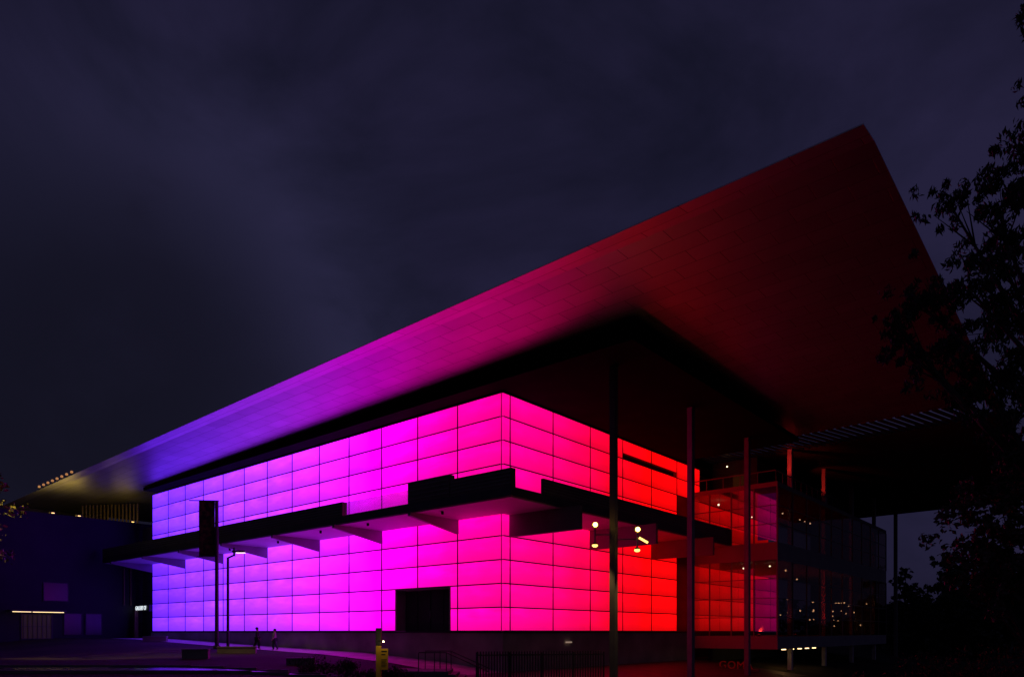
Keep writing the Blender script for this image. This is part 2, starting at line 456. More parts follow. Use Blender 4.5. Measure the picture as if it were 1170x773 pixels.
# glazing bars, proud of the glass
H = .045
gb = MB(EYE)
for c in range(14): gb.box(-.055, -.031, 4*c-H+(.09 if c == 0 else 0), 4*c+H+(.06 if c == 0 else 0), (Z0 if c not in (0,) else Z0), TOP) if c not in (2,) else gb.box(-.055, -.031, 4*c-H, 4*c+H, zt(2), TOP)
for r in range(11):
    z = zt(r)
    for c in range(13):
        b0, b1 = 4*c+H+.001+(.12 if c == 0 else 0), 4*c+4-H-.001
        if r == 1 and c == 1: b1 = 4.65
        if r == 1 and c == 2: b0 = 10.45
        if r == 0 and c == 1: b1 = 4.65
        if r == 0 and c == 2: b0 = 10.45
        gb.box(-.052, -.031, b0, b1, z-H*.9, z+H*.9)
gb.build('glazing_grid', M['frame'], gal)
gb = MB(EYE)
for c in range(1, 8): gb.box(cols_r[min(c,7)-0]-H if c < 7 else 28.29-H, cols_r[c]+H if c < 7 else 28.29+H, -.055, -.031, Z0 if c < 7 else zt(8), TOP)
for r in range(11):
    for c in range(7):
        if c == 6 and r < 8: continue
        a0, a1 = cols_r[c]+H+.001, cols_r[c+1]-H-.001
        gb.box(a0, a1, -.052, -.031, zt(r)-H*.9, zt(r)+H*.9)
gb.build('glazing_grid', M['frame'], gal)

# slot window recess
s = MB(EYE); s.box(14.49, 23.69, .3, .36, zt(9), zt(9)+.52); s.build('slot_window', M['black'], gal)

# big dark doorway in the left face
d = MB(EYE); d.box(.80, .88, 4.7, 10.4, Z0, zt(2)); door = d.build('loading_door', M['inside_dark'], gal)
d = MB(EYE)
d.box(-.06, .8, 4.66, 4.8, Z0, zt(2)); d.box(-.06, .8, 10.25, 10.44, Z0, zt(2)); d.box(-.06, .8, 4.8, 10.25, zt(2)-.12, zt(2)-.035)
d.build('door_frame', M['plinth'], door)
d = MB(EYE)
for i in range(4): d.box(.74, .8, 4.82+i*1.36, 4.9+i*1.36, Z0, zt(2)-.12)
d.box(.75, .8, 4.9, 10.25, 1.55, 1.62)
d.build('door_rails', M['steel'], door)
MB(EYE).box(.68, .74, 7.48, 7.52, .95, 1.5).build('handle', M['column'], door)

# black ledge added over the panels to shade the soffit; clerestory and cornice
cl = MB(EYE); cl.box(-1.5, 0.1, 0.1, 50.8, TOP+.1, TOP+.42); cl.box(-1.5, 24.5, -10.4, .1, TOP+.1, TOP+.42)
cl.build('shade_ledge', M['black'], gal)
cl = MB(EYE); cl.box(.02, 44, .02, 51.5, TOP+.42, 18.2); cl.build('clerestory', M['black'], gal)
cl = MB(EYE); cl.box(-.07, .1, -.07, 52, TOP-.03, TOP+.1); cl.box(.1, 28.3, -.07, .1, TOP-.03, TOP+.1)
cl.build('cornice', M['steel'], gal)

# roof -------------------------------------------------------------
def zr(b): return 16.52 - .0127*(b+23.4)
A_OUT, B_TIP, B_END = -8.9, -23.4, 74.0
def roof_slab(a0, a1, b0, b1, lo, hi, mb, lo_in=None):
    li = lo if lo_in is None else lo_in
    mb.hexa([(a0,b0,zr(b0)+lo),(a1,b0,zr(b0)+li),(a1,b1,zr(b1)+li),(a0,b1,zr(b1)+lo),
             (a0,b0,zr(b0)+hi),(a1,b0,zr(b0)+hi),(a1,b1,zr(b1)+hi),(a0,b1,zr(b1)+hi)])
r = MB(EYE)
roof_slab(A_OUT+1.36, 27, B_TIP+.03, B_END, .245, .3, r)
roof = r.build('roof', M['roof'], gal)
r = MB(EYE)
roof_slab(A_OUT+1.35, 27, B_TIP, B_END, .2, .24, r)
r.build('soffit', M['soffit'], roof)
r = MB(EYE)
r.hexa([(A_OUT,B_TIP,zr(B_TIP)),(A_OUT+1.345,B_TIP,zr(B_TIP)+.19),(A_OUT+1.345,B_END,zr(B_END)+.19),(A_OUT,B_END,zr(B_END)),
        (A_OUT,B_TIP,zr(B_TIP)+.045),(A_OUT+1.345,B_TIP,zr(B_TIP)+.23),(A_OUT+1.345,B_END,zr(B_END)+.23),(A_OUT,B_END,zr(B_END)+.045)])
r.build('soffit_edge', M['strip'], roof)
r = MB(EYE)
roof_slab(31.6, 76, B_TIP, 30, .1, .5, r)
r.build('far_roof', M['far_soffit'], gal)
# louvred slot between the two roofs
r = MB(EYE)
nb = 60
for i in range(nb):
    b = B_TIP+1.8+i*.62
    r.hexa([(27,b,zr(b)+.12),(31.6,b-1.2,zr(b)+.12),(31.6,b-.80,zr(b)+.12),(27,b+.40,zr(b)+.12),
            (27,b,zr(b)+.2),(31.6,b-1.2,zr(b)+.2),(31.6,b-.80,zr(b)+.2),(27,b+.40,zr(b)+.2)])
r.build('louvre_slot', M['steel'], gal)
r = MB(EYE); roof_slab(27, 31.6, B_TIP, B_TIP+.5, .05, .55, r); r.build('roof_edge_beam', M['roof'], gal)
r = MB(EYE); roof_slab(27, 31.6, 13, 30, .05, .55, r); r.build('roof_infill', M['roof'], gal)

# columns along the veranda
for k in range(7):
    a = 1.1+9.9*k
    hw = .17 if k == 0 else .22
    MB(EYE).box(a-hw, a+hw, -7.6-.18, -7.6+.18, -6, zr(-7.6)+(.2 if a < 27 else .08)).build('column', M['column_shaded' if k == 0 else ('column' if k < 3 else 'column_lit')], gal)  # one set of columns: shade and red glow put into the base colour
MB(EYE).box(72-.22, 72+.22, -7.8, -7.4, -6, zr(-7.6)+.08).build('column', M['column'], gal)

# awning / first-floor walkway ---------------------------------------
SB, ST = 7.5, 8.08
aw = MB(EYE)
aw.box(-4.1, -.06, -4.2, 55, SB+.06, ST); aw.box(-.06, 25.8, -4.2, -.06, SB+.06, ST)
awn = aw.build('awning', M['steel'], gal)
aw = MB(EYE)
aw.box(-4.0, -.07, -4.1, 55, SB, SB+.057); aw.box(-.07, 25.8, -4.1, -.07, SB, SB+.057)
aw.build('awning_lining', M['awn'], awn)
for b in (4, 12, 20, 28, 36, 44, 52):
    f = MB(EYE); t = .13
    f.hexa([(-4.35,b-t,SB-.22),(-.07,b-t,SB-.92),(-.07,b+t,SB-.92),(-4.35,b+t,SB-.22),
            (-4.35,b-t,SB-.004),(-.07,b-t,SB-.004),(-.07,b+t,SB-.004),(-4.35,b+t,SB-.004)])
    f.build('bracket', M['fin'], awn)
for a in (.69, 9.89, 19.09):
    f = MB(EYE); t = .13
    f.box(a-t, a+t, -5.6, -.07, SB-1.42, SB-.004)
    f.build('bracket', M['fin'], awn)
# small spotlights under the awning
for a, b in ((-3.2,2.2),(-3.2,9.6),(-3.2,15.2),(-2,23),(-2,31)):
    MB(EYE).tube([(a,b,SB),(a,b,SB-.18)], .09, 10).build('downlight', M['black'], awn)
# balustrade boxes on the walkway
def balus(a0, a1, b0, b1, z):
    m = MB(EYE); m.box(a0, a1, b0, b1, ST, z)
    o = m.build('balustrade', M['balus'], gal)
    c = MB(EYE)
    n = 5
    for i in range(1, n):
        zz = ST+(z-ST)*i/n
        if a1-a0 < b1-b0: c.box(a0-.025, a0-.003, b0+.03, b1-.03, zz-.03, zz+.03)
        else: c.box(a0+.03, a1-.03, b0-.025, b0-.003, zz-.03, zz+.03)
    c.build('slat', M['fin'], o)
balus(-4.1, -3.7, -4.2, .6, 9.12)
balus(-4.12, -3.7, .62, 4.4, 9.42)
balus(-4.1, -3.7, 11.3, 55, 9.06)
balus(-1.15, 25.8, -4.2, -4.0, 9.0)
gp = MB(EYE)
for i in range(4):
    b0 = 4.45+i*1.71; gp.box(-4.02, -3.99, b0, b0+1.695, ST, 9.0)
gp.build('glass_balustrade', glass('balustrade glass', (.86,.84,.88), .03, .02, .4), gal)

# glazed wing --------------------------------------------------------
FA, FB, FT, FE = 25.9, -8.2, 12.5, 64.0
# slabs: ground-floor spandrel, first floor, roof
for z0, z1, nm in ((-1.5, -.4, 'floor_slab'), (6.1, 7.6, 'floor_slab'), (12.3, 12.7, 'wing_roof')):
    MB(EYE).box(FA, FE, FB, -.08, z0, z1).build(nm, M['inside'], gal)
# inside: the lit wall goes on, dimmer; the end walls
for c in range(6):
    for r in range(10):
        a0 = 26.1+c*3.2
        if (r < 8) and not (3.9 < r < 5.2):
            pass
ip = MB(EYE)
for c in range(6):
    for r in range(8):
        if r == 4: continue
        a0 = 26.0+c*3.3
        ip.box(a0+G, a0+3.3-G, -.07, -.02, zt(r)+G, zt(r+1)-G)
o = ip.build('interior_light_panel', M['panel_dim'], gal)
MB(EYE).box(60.5, 60.8, FB+.4, -.1, -.4, 6.1).build('partition', M['inside'], gal)
MB(EYE).box(60.5, 60.8, FB+.4, -.1, 7.6, 12.3).build('partition', M['inside'], gal)
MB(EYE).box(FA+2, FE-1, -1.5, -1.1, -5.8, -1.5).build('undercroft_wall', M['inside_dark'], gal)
MB(EYE).box(27.2, 27.3, FB+.35, FB+2.6, .0, 4.6).build('reflection_glow', M['refl_glow'], gal)  # glowing boxes standing in for the violet reflection at the glass corner
MB(EYE).box(27.2, 27.3, FB+.35, FB+2.2, 8.0, 12.0).build('reflection_glow', M['refl_glow'], gal)
# front glazing (faces the viewer) and side glazing, storey by storey
for z0, z1 in ((-.4, 6.1), (7.6, 12.3)):
    nb = 4
    wb = (0-FB-.1)/nb
    for i in range(nb):
        b0 = FB+i*wb
        MB(EYE).box(FA+.02, FA+.05, b0+.04, b0+wb-.04, z0, z1).build('front_pane', M['glass'], gal)
    for i in range(10):
        a0 = FA+i*3.81
        MB(EYE).box(a0+.05, a0+3.76, FB+.02, FB+.05, z0, z1).build('side_pane', M['glass_dark'], gal)
mu = MB(EYE)
for z0, z1 in ((-.4, 6.1), (7.6, 12.3)):
    for i in range(5):
        b0 = FB+i*(0-FB-.1)/4; mu.box(FA-.03, FA+.08, b0-.045, b0+.045, z0, z1)
    n = 4 if z0 < 0 else 3
    for k in range(1, n):
        zz = z0+(z1-z0)*k/n; mu.box(FA-.02, FA+.075, FB, -.1, zz-.03, zz+.03)
mu.build('front_mullion', M['column'], gal)
mu = MB(EYE)
for z0, z1 in ((-.4, 6.1), (7.6, 12.3)):
    for i in range(11):
        a0 = FA+i*3.81; mu.box(a0-.05, a0+.05, FB-.03, FB+.08, z0, z1)
    n = 4 if z0 < 0 else 3
    for k in range(1, n):
        zz = z0+(z1-z0)*k/n; mu.box(FA+.08, FE, FB-.02, FB+.075, zz-.03, zz+.03)
mu.build('side_mullion', M['column'], gal)
# terrace rail on the wing roof
tr = MB(EYE)
tr.bar((FA+.2, -.2, 13.7), (FA+.2, FB+.2, 13.7), .07); tr.bar((FA+.2, FB+.2, 13.7), (44, FB+.2, 13.7), .07)
for i in range(6): tr.bar((FA+.2, -.2-i*1.56, 12.7), (FA+.2, -.2-i*1.56, 13.7), .05)
for i in range(12): tr.bar((FA+.2+i*1.6, FB+.2, 12.7), (FA+.2+i*1.6, FB+.2, 13.7), .05)
tr.build('terrace_rail', M['column'], gal)
# upper terrace room behind the rail
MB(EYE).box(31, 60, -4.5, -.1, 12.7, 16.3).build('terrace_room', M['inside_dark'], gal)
MB(EYE).box(30.9, 30.98, -3.4, -2.2, 12.75, 14.9).build('terrace_door', M['amber_room'], gal)

# lamps inside the wing, then dots for city reflections
for a, b, z, s in ((30,-2,15.6,.09),(29,-3.2,13.2,.09),(29,-1.6,11.9,.13),(32,-3.6,10.9,.08),(30,-7.2,10.6,.09),(31,-7.6,10.6,.08),
                (34,-7.4,10.5,.08),(35.4,-7.4,10.5,.07),(37,-7.4,10.5,.09),(28,-4.4,5.7,.1),(28,-4.9,5.7,.1),(28.5,-6.6,5.8,.1),(28.3,-6.9,1.6,.1)):
    MB(EYE).ball((a,b,z), s*.75).build('downlight', M['bulb_white'], gal)
rg = random.Random(5)
for i in range(34):  # glowing balls stand in for city lights mirrored in the side glass
    a = 31+rg.random()**.8*30; z = rg.choice((.6,1.2,1.6,1.9,2.2,3.2,5.4)); 
    MB(EYE).ball((a, FB+.7+rg.random()*2.5, z+rg.uniform(-.2,.2)), rg.uniform(.05,.085), seg=8).build('city_glint', M['bulb_small'], gal)
for i in range(5):
    MB(EYE).box(29+i*2.1, 29.7+i*2.1, FB+.6, FB+.75, -1.62, -1.55).build('undercroft_lamp', M['bulb_small'], gal)
# curved pendant behind the corner glazing
pd = MB(EYE); pd.tube([(28.6, -6.0+.35*math.sin(t*.5), 3.9-t*.28) for t in range(0, 9)], [.02,.1,.16,.2,.22,.2,.16,.1,.03], 10)
pd.build('pendant_lamp', glow('pendant glow', (1,.4,.05), .22), gal)

# floodlit base: low wall sign letters in front of the wing
def letters(text, size, mat, name, parent, depth=.05, spacing=1.0):
    cu = bpy.data.curves.new(name, 'FONT'); cu.body = text; cu.size = size; cu.extrude = depth; cu.space_character = spacing; cu.align_x = 'LEFT'
    tmp = bpy.data.objects.new(name, cu); COL.objects.link(tmp)
    dg = bpy.context.evaluated_depsgraph_get(); me = bpy.data.meshes.new_from_object(tmp.evaluated_get(dg))
    bpy.data.objects.remove(tmp); bpy.data.curves.remove(cu)
    me.materials.clear(); me.materials.append(mat)
    o = bpy.data.objects.new(name, me); COL.objects.link(o); o.parent = parent
    return o

wp = world(23.5, -4.0)
sg = empty('letter_sign', (wp.x, wp.y, terr(wp.x, wp.y)), math.atan2(-UL.y, -UL.x))
tag(sg, 'low red letter sign reading GOMA below the glazed wing', 'sign')
bz = EYE-3.12 - terr(wp.x, wp.y)
MB().box(-.3, 3.6, -.12, .12, -.3, bz).build('base_wall', M['conc_d'], sg)
l = letters('GOMA', .92, M['sign_red'], 'lettering', sg, .06, 1.12); l.rotation_euler = (R(90), 0, 0); l.location = (.1, 0, bz)

assumed_uplights = ((27.2, -5.6, 12.7, (30.8,-7.6,15.6), 450, 40, 'assumed red uplight at the corner of the wing roof terrace'), (36.6, -6.0, 12.7, (40.7,-7.6,15.4), 260, 40, 'assumed red uplight farther along the wing roof terrace'),
          (36.4, -6.2, -.4, (40.7,-7.6,3.5), 480, 60, 'assumed red uplight on the lower floor inside the glazed wing'), (27.0, -6.2, -.4, (30.8,-7.6,3.5), 320, 60, 'assumed red uplight just inside the corner of the glazed wing'))
for a, b, z, tgt, en, sz, lab in assumed_uplights:  # uplights assumed from the red glow on the columns; fixtures added
    wp = world(a, b)
    tl = empty('assumed_uplight', (wp.x, wp.y, EYE+z), ANG); tag(tl, lab, 'lamp', 'assumed red column uplights in the wing')
    MB().tube([(0,0,0),(0,0,.16)], .12, 12).build('housing', M['steel'], tl)
    MB().tube([(0,0,.162),(0,0,.18)], .1, 12).build('lens', glow('red lamp lens', (1,.02,.015), 1), tl)
    tp = bpy.data.lights.new('uplight_beam', 'SPOT'); tp.energy = en; tp.color = (1,.035,.02); tp.spot_size = R(sz); tp.spot_blend = .8; tp.shadow_soft_size = .08
    to = bpy.data.objects.new('uplight_beam', tp); COL.objects.link(to); to.location = (0,0,.26); to.parent = tl
    to.rotation_euler = Vector((tgt[0]-a, tgt[1]-b, tgt[2]-z-.26)).to_track_quat('-Z', 'Y').to_euler()
o = point('assumed_undercroft_light', (31, -6.9, -2.0+EYE), 14, (1,.5,.14)); o.parent = gal  # light without a fixture, assumed under the wing to warm the column feet

# ------------------------------------------------------------------ annex at the far left end
wa = world(0, 56)
an = empty('annex_building', (CX, CY, 0), ANG)
tag(an, 'dark blue annex with lit amber louvres and small violet window at the far left', 'building')
AZ = 12.2
MB(EYE).box(-40, 3, 56, 80, -6, AZ).build('wall', M['annex'], an)
MB(EYE).box(.5, 3, 51.95, 55.95, -6, 11.9).build('lobby_wall', M['inside_dark'], an)
for i in range(16):
    a = -2.5+i*.26
    MB(EYE).box(a, a+.12, 66.0-.42*i, 66.2-.42*i, AZ+.0, 15.42).build('louvre', M['louvre'], an)
MB(EYE).box(-30, 3, 73, 73.3, AZ, 15.4).build('back_wall', M['conc_d'], an)
MB(EYE).box(-40, 3, 56.0, 56.2, AZ, AZ+.3).build('spill_baffle', M['annex'], an)  # upstand added to keep the uplights' spill off the awning
def win(a0, a1, z0, z1, mat=None, nm='window'):
    o = MB(EYE).box(a0, a1, 55.93, 55.99, z0, z1).build(nm, mat or M['mirror'], an)
    f = MB(EYE); e = .09
    f.box(a0-e, a0-.003, 55.9, 55.99, z0-e, z1+e); f.box(a1+.003, a1+e, 55.9, 55.99, z0-e, z1+e)
    f.box(a0, a1, 55.9, 55.99, z1+.003, z1+e); f.box(a0, a1, 55.9, 55.99, z0-e, z0-.003)
    f.build('frame', M['frame'], o)
    return o
win(-9.4, -7.2, 3.3, 5.15)
win(-7.5, -5.9, -.3, 1.9); win(-5.4, -3.9, -.3, 1.9)
win(-11.4, -8.7, -.7, 1.75, M['amber_room'], 'glazed_door')
m = MB(EYE)
for i in range(7): m.box(-11.3+i*.42, -11.24+i*.42, 55.86, 55.9, -.7, 1.75)
m.box(-11.4, -8.7, 55.86, 55.9, .5, .56)
m.build('door_bars', M['frame'], an)
MB(EYE).box(-12.8, -7.8, 54.2, 55.9, 2.06, 2.2).build('canopy', M['steel'], an)
MB(EYE).box(-12.6, -11.0, 54.3, 54.4, 1.98, 2.05).build('strip_lamp', M['strip_amber'], an)
MB(EYE).box(-10.8, -8.0, 54.5, 54.6, 1.98, 2.05).build('strip_lamp', M['strip_amber'], an)
MB(EYE).box(-.9, -.5, 54.6, 54.9, -2, 2.4).build('post', M['timber'], an)
MB(EYE).box(-1.6, -1.5, 55.8, 55.92, 3, 7.2).build('post', M['timber'], an)
MB(EYE).box(-.9, -.78, 55.8, 55.92, 3, 7.2).build('post', M['timber'], an)

# sign by the entrance
wp = world(-.45, 55.6)
es = empty('entrance_sign', (wp.x, wp.y, EYE+2.4), math.atan2(-UL.y, -UL.x))
tag(es, 'white lit lettering GALLERY OF by the far end of the glowing facade', 'sign')
MB().box(-.15, 3.6, .06, .5, -.12, .62).build('sign_board', M['frame'], es)
l = letters('GALLERY OF', .66, M['sign_white'], 'lettering', es, .02, 1.0); l.rotation_euler = (R(90), 0, 0); l.location = (0, .02, .05); l.scale = (.78, 1, 1)

# amber lamps along the roof edge
el = empty('eave_lamp', (0,0,0))
MB().tube([(0,0,-.12),(0,0,.1)], .06, 8).build('lamp_base', M['steel'], el)
MB().ball((0,0,.2), .14, seg=10).build('bulb', M['bulb_eave'], el)
for i in range(8):
    b = 49.3+i*1.42
    wp = world(A_OUT-.02, b)
    o = el if i == 0 else copy_tree(el)
    o.location = (wp.x, wp.y, EYE+zr(b)+.1)
    tag(o, 'amber bulb in the row along the far left roof edge', 'lamp', 'amber bulbs along the roof edge')

up_labels = ['small rooftop uplight nearest the amber tree on the annex', 'middle small rooftop uplight in front of the amber soffit', 'small rooftop uplight close to the violet end of the gallery']
for i, a in enumerate((-8.6, -6.1, -.6)):
    wp = world(a, 56.1)
    u = empty('uplight', (wp.x, wp.y, EYE+AZ+.3), ANG); tag(u, up_labels[i], 'lamp', 'uplights on the annex roof')
    MB().box(-.25, .25, -.2, .2, 0, .18).build('housing', M['steel'], u)
    MB().box(-.14, .14, -.215, -.203, .05, .12).build('lens', M['bulb_warm_soft'], u)
    pl = point('lamp_light', (0, 2.2, .1), (120, 120, 30)[i], (1, .66, .10), 1.2); pl.parent = u

# ------------------------------------------------------------------ floodlights on the first column
def flood(a_off, label, h, flip):
    wp = world(1.1, -7.6)
    f = empty('floodlight', (wp.x+a_off*.35, wp.y-.1, EYE+h), 0)
    tag(f, label, 'floodlight', 'floodlights on the front column')
    s = 1 if a_off > 0 else -1
    MB().bar((-.35*a_off+s*.2, 0, -.35), (a_off*.65, 0, -.35), .07).build('arm', M['column'], f)
    MB().bar((a_off*.65, 0, -.85), (a_off*.65, 0, .1), .09).build('stem', M['column'], f)
    MB().tube([(a_off*.65, .1, .12), (a_off*.65, -.16, .2)], [.12, .21], 14).build('housing', M['steel'], f)
    MB().ball((a_off*.65, -.2, .21), .13, 1, .6, 1).build('bulb', M['bulb_warm'], f)
    MB().tube([(a_off*.65, 0, -.8), (a_off*.65, 0, -.92)], [.08, .22], 14).build('lower_shade', M['steel'], f)
    MB().ball((a_off*.65, 0, -.97), .17, 1, 1, .6).build('lower_bulb', M['bulb_warm_soft'], f)
    sp = bpy.data.lights.new('down_light', 'SPOT'); sp.energy = 380; sp.color = (1,.66,.22); sp.spot_size = R(75); sp.spot_blend = .6; sp.shadow_soft_size = .12
    so_ = bpy.data.objects.new('down_light', sp); COL.objects.link(so_); so_.location = (a_off*.65, -.1, -1.12); so_.parent = f
    if flip:
        MB().bar((a_off*.65+.1, -.05, -.25), (a_off*.65+.6, -.1, -.55), .11).build('side_lamp', M['bulb_warm_soft'], f)
flood(-1.1, 'left warm floodlight cluster on the front veranda column', 5.95, False)
flood(1.35, 'right warm floodlight cluster with tilted side lamp on front column', 5.68, True)

# ------------------------------------------------------------------ street furniture
x, y = -24.0, 57.0; z = terr(x, y)
bp = empty('banner_pole', (x, y, z)); tag(bp, 'tall dark pole with a long vertical banner in front of violet glass', 'banner pole')
MB().tube([(0,0,0),(0,0,12.0)], [.16,.14], 12).build('pole', M['steel'], bp)
MB().tube([(0,0,-.02),(0,0,.25)], [.3,.26], 12).build('base', M['steel'], bp)
m = MB(); n = 10
for i in range(n):
    z0 = 7.5+i*.45; 
    m.box(-1.45, -.16, -.012+.03*math.sin(i*.7), .012+.03*math.sin(i*.7), z0, z0+.452)
m.build('banner', M['banner'], bp)
MB().bar((-2.25,0,12.03),(.16,0,11.99), .07).build('top_arm', M['steel'], bp)
MB().bar((-1.6,0,7.46),(0,0,7.46), .06).build('bottom_arm', M['steel'], bp)

x, y = -23.5, 58.0; z = terr(x, y)
lp = empty('street_lamp', (x, y, z)); tag(lp, 'slim street lamp with pale lit head beside the banner pole', 'street lamp')
MB().tube([(0,0,0),(0,0,7.5)], [.12,.1], 12).build('pole', M['steel'], lp)
m = MB(); m.bar((0,0,7.45),(.55,0,7.7), .12); m.bar((.52,0,7.6),(.52,0,8.3), .14); m.build('arm', M['steel'], lp)
MB().box(.4, 1.45, -.18, .18, 7.9, 8.06).build('lamp_head', M['steel'], lp)
MB().box(.7, 1.4, -.14, .14, 7.84, 7.897).build('lens', glow('street lamp lens', (1,.72,.85), 1.4), lp)

# post with yellow notice
x, y = -3.8, 20.0; z = terr(x, y)
pp = empty('notice_post', (x, y, z)); tag(pp, 'square post with yellow notice plate standing among foreground shrubs', 'sign post')
MB().box(-.07, .07, -.07, .07, 0, 1.3).build('lower_post', M['yellow'], pp)
MB().box(-.075, .075, -.075, .075, 1.3, 1.8).build('upper_post', M['steel'], pp)
pl = MB().box(.06, .28, -.1, -.075, .62, 1.22).build('notice_plate', M['yellow'], pp)
m = MB()
for i, (w0, hh) in enumerate(((.16,.05),(.12,.04))): m.box(.09, .09+w0, -.106, -.102, 1.12-i*.085, 1.12-i*.085+hh*.8)
for i in range(6): m.box(.09, .25-.02*(i%3), -.106, -.102, .90-i*.04, .915-i*.04)
m.build('print', M['ink'], pl)
MB().bar((.0,-.06,1.42),(.14,-.12,1.45), .03).build('lamp_arm', M['steel'], pp)
MB().ball((.16,-.16,1.42), .025, seg=8).build('lamp_bulb', glow('post lamp', (1,.75,.35), 12), pp)
o = point('lamp_light', (.2,-.5,1.5), 2.2, (1,.72,.3), .05); o.parent = pp

# concrete seat blocks
seats = [(-19.6, 43.5, 1.5, .62, 'concrete seat block just right of the banner pole foot'), (-34.6, 68, 2.1, .55, 'farthest concrete seat block near the entrance sign'),
         (-12.5, 41.5, 1.6, .45, 'concrete seat block nearest the dark shrubs'), (-19.8, 50.5, 2.6, .5, 'long low concrete seat beside the lit path')]
for x, y, wd, h, lab in seats:
    z = terr(x, y)
    o = empty('seat_block', (x, y, z-.02), R(12)); tag(o, lab, 'bench', 'concrete seat blocks along the path')
    MB().box(-wd/2, wd/2, -.3, .3, 0, h-.09).build('block', M['conc'], o)
    MB().box(-wd/2-.04, wd/2+.04, -.34, .34, h-.088, h).build('seat', M['conc'], o)

# stair with handrail
st = empty('stone_stair', (-6.4, 35.2, EYE-4.2)); tag(st, 'short stone stair going down towards the picket fence', 'stairs')
MB().box(0, 3.2, 0, 3, 0, 2.2).build('landing', M['conc'], st)
m = MB()
for i in range(7): m.box(3.2+i*.36, 3.56+i*.36-.002, 0, 3, 0, 2.2-.16*(i+1))
m.build('steps', M['conc'], st)
hr = empty('handrail', (-6.4, 35.1, EYE-2.0)); tag(hr, 'dark metal handrail running down beside the stone stair', 'handrail')
for yy in (0.15, 2.9):
    for xx, z0, z1 in ((1.7,0,.92),(2.5,0,.92),(3.1,0,.92),(4.6,-.7,.25)):
        MB().bar((xx,yy,z0),(xx,yy,z1), .045).build('post', M['steel'], hr)
for yy in (0.15, 2.9):
    m = MB(); m.bar((1.7,yy,.95),(3.1,yy,.95), .05); m.bar((3.1,yy,.95),(5.2,yy,.0), .05)
    m.build('rail', M['steel'], hr)

# picket fence
fx0, fy0, fx1, fy1 = -1.95, 39.0, 5.4, 41.0
fe = empty('picket_fence', (fx0, fy0, EYE-3.2), math.atan2(fy1-fy0, fx1-fx0)); L = math.hypot(fx1-fx0, fy1-fy0)
tag(fe, 'tall dark vertical picket fence below the red facade', 'fence')
m = MB(); n = int(L/.16)
for i in range(n): m.box(i*.16, i*.16+.075, -.02, .02, 0, 2.1)
m.build('pickets', M['balus'], fe)
m = MB(); m.box(0, L, .023, .07, .25, .33); m.box(0, L, .023, .07, 1.85, 1.93); m.build('rails', M['balus'], fe)
for i in range(5): MB().box(i*L/4-.04, i*L/4+.04, .073, .15, -.8, 2.05).build('post', M['steel'], fe)
# low lamp set in the plinth behind the fence
wp = world(6.9, -.2)
o = MB().box(-.35, .35, -.06, 0, -.05, .05).build('wall_lamp', glow('plinth lamp', (1,.7,.5), .25)); o.location = (wp.x, wp.y, EYE-.75); o.rotation_euler = (0,0,ANG)
tag(o, 'small dim strip lamp on the plinth under the red panels', 'lamp')

# ------------------------------------------------------------------ people
def skin(name, pts, edges, mat, parent, sub=1):
    me = bpy.data.meshes.new(name); me.from_pydata([p[:3] for p in pts], edges, []); me.materials.append(mat)
    o = bpy.data.objects.new(name, me); COL.objects.link(o); o.parent = parent
    sk = o.modifiers.new('skin', 'SKIN'); sk.use_smooth_shade = True
    for i, p in enumerate(pts):
        me.skin_vertices[0].data[i].radius = (p[3], p[4] if len(p) > 4 else p[3])
    me.skin_vertices[0].data[0].use_root = True
    s = o.modifiers.new('sub', 'SUBSURF'); s.levels = sub; s.render_levels = 2
    return o
def person(x, y, rz, label, top, trousers, stride, H=1.0):
    o = empty('person', (x, y, terr(x, y)+.04), rz); o.scale = (H,H,H); tag(o, label, 'person')
    s = stride
    P = [(0,0,.95,.12,.1),(0,0,1.15,.12,.09),(0,0,1.38,.14,.09),(0,0,1.5,.055),(0,.0,1.6,.075,.085),(0,.01,1.70,.06,.07),
         (.1,0,.9,.085),(.1,s*.5,.5,.06),(.1,s*.55-.06,.09,.042),(.1,s*.55+.1,.04,.035),
         (-.1,0,.9,.085),(-.1,-s*.4,.5,.06),(-.1,-s*.8-.08,.1,.042),(-.1,-s*.8+.07,.05,.035),
         (.2,0,1.4,.055),(.25,-s*.4,1.12,.042),(.25,-s*.2+.1,.88,.032),(.25,-s*.2+.15,.78,.028),
         (-.2,0,1.4,.055),(-.25,s*.4,1.12,.042),(-.25,s*.5+.12,.9,.032),(-.25,s*.5+.18,.8,.028)]
    E = [(0,1),(1,2),(2,3),(3,4),(4,5),(0,6),(6,7),(7,8),(8,9),(0,10),(10,11),(11,12),(12,13),(2,14),(14,15),(15,16),(16,17),(2,18),(18,19),(19,20),(20,21)]
    P = [tuple(p[:3])+tuple(r*1.3 for r in p[3:]) for p in P]
    skin('body', P, E, M['skin'], o)
    g = .016
    def grow(ids, e, nm, mat):
        mp = {i: k for k, i in enumerate(ids)}
        skin(nm, [tuple(P[i][:3])+tuple(r*1.15+g for r in P[i][3:]) for i in ids], [(mp[a], mp[b]) for a, b in e], mat, o)
    grow([0,1,2,14,15,16,18,19,20], [(0,1),(1,2),(2,14),(14,15),(15,16),(2,18),(18,19),(19,20)], 'jacket', top)
    grow([0,6,7,8,10,11,12], [(0,6),(6,7),(7,8),(0,10),(10,11),(11,12)], 'trousers', trousers)
    MB().ball((0,-.03,1.68), .125, .95, 1.02, .9).build('hair', M['hair'], o, True)
    return o
person(-20.2, 55.6, R(-60), 'dark clothed person walking on the lit path, left of the pair', M['cloth_d'], M['cloth_d'], .28)
person(-18.6, 54.9, R(120), 'person in a pale top on the lit path, right of the pair', M['cloth_l'], M['cloth_m'], .2, .95)

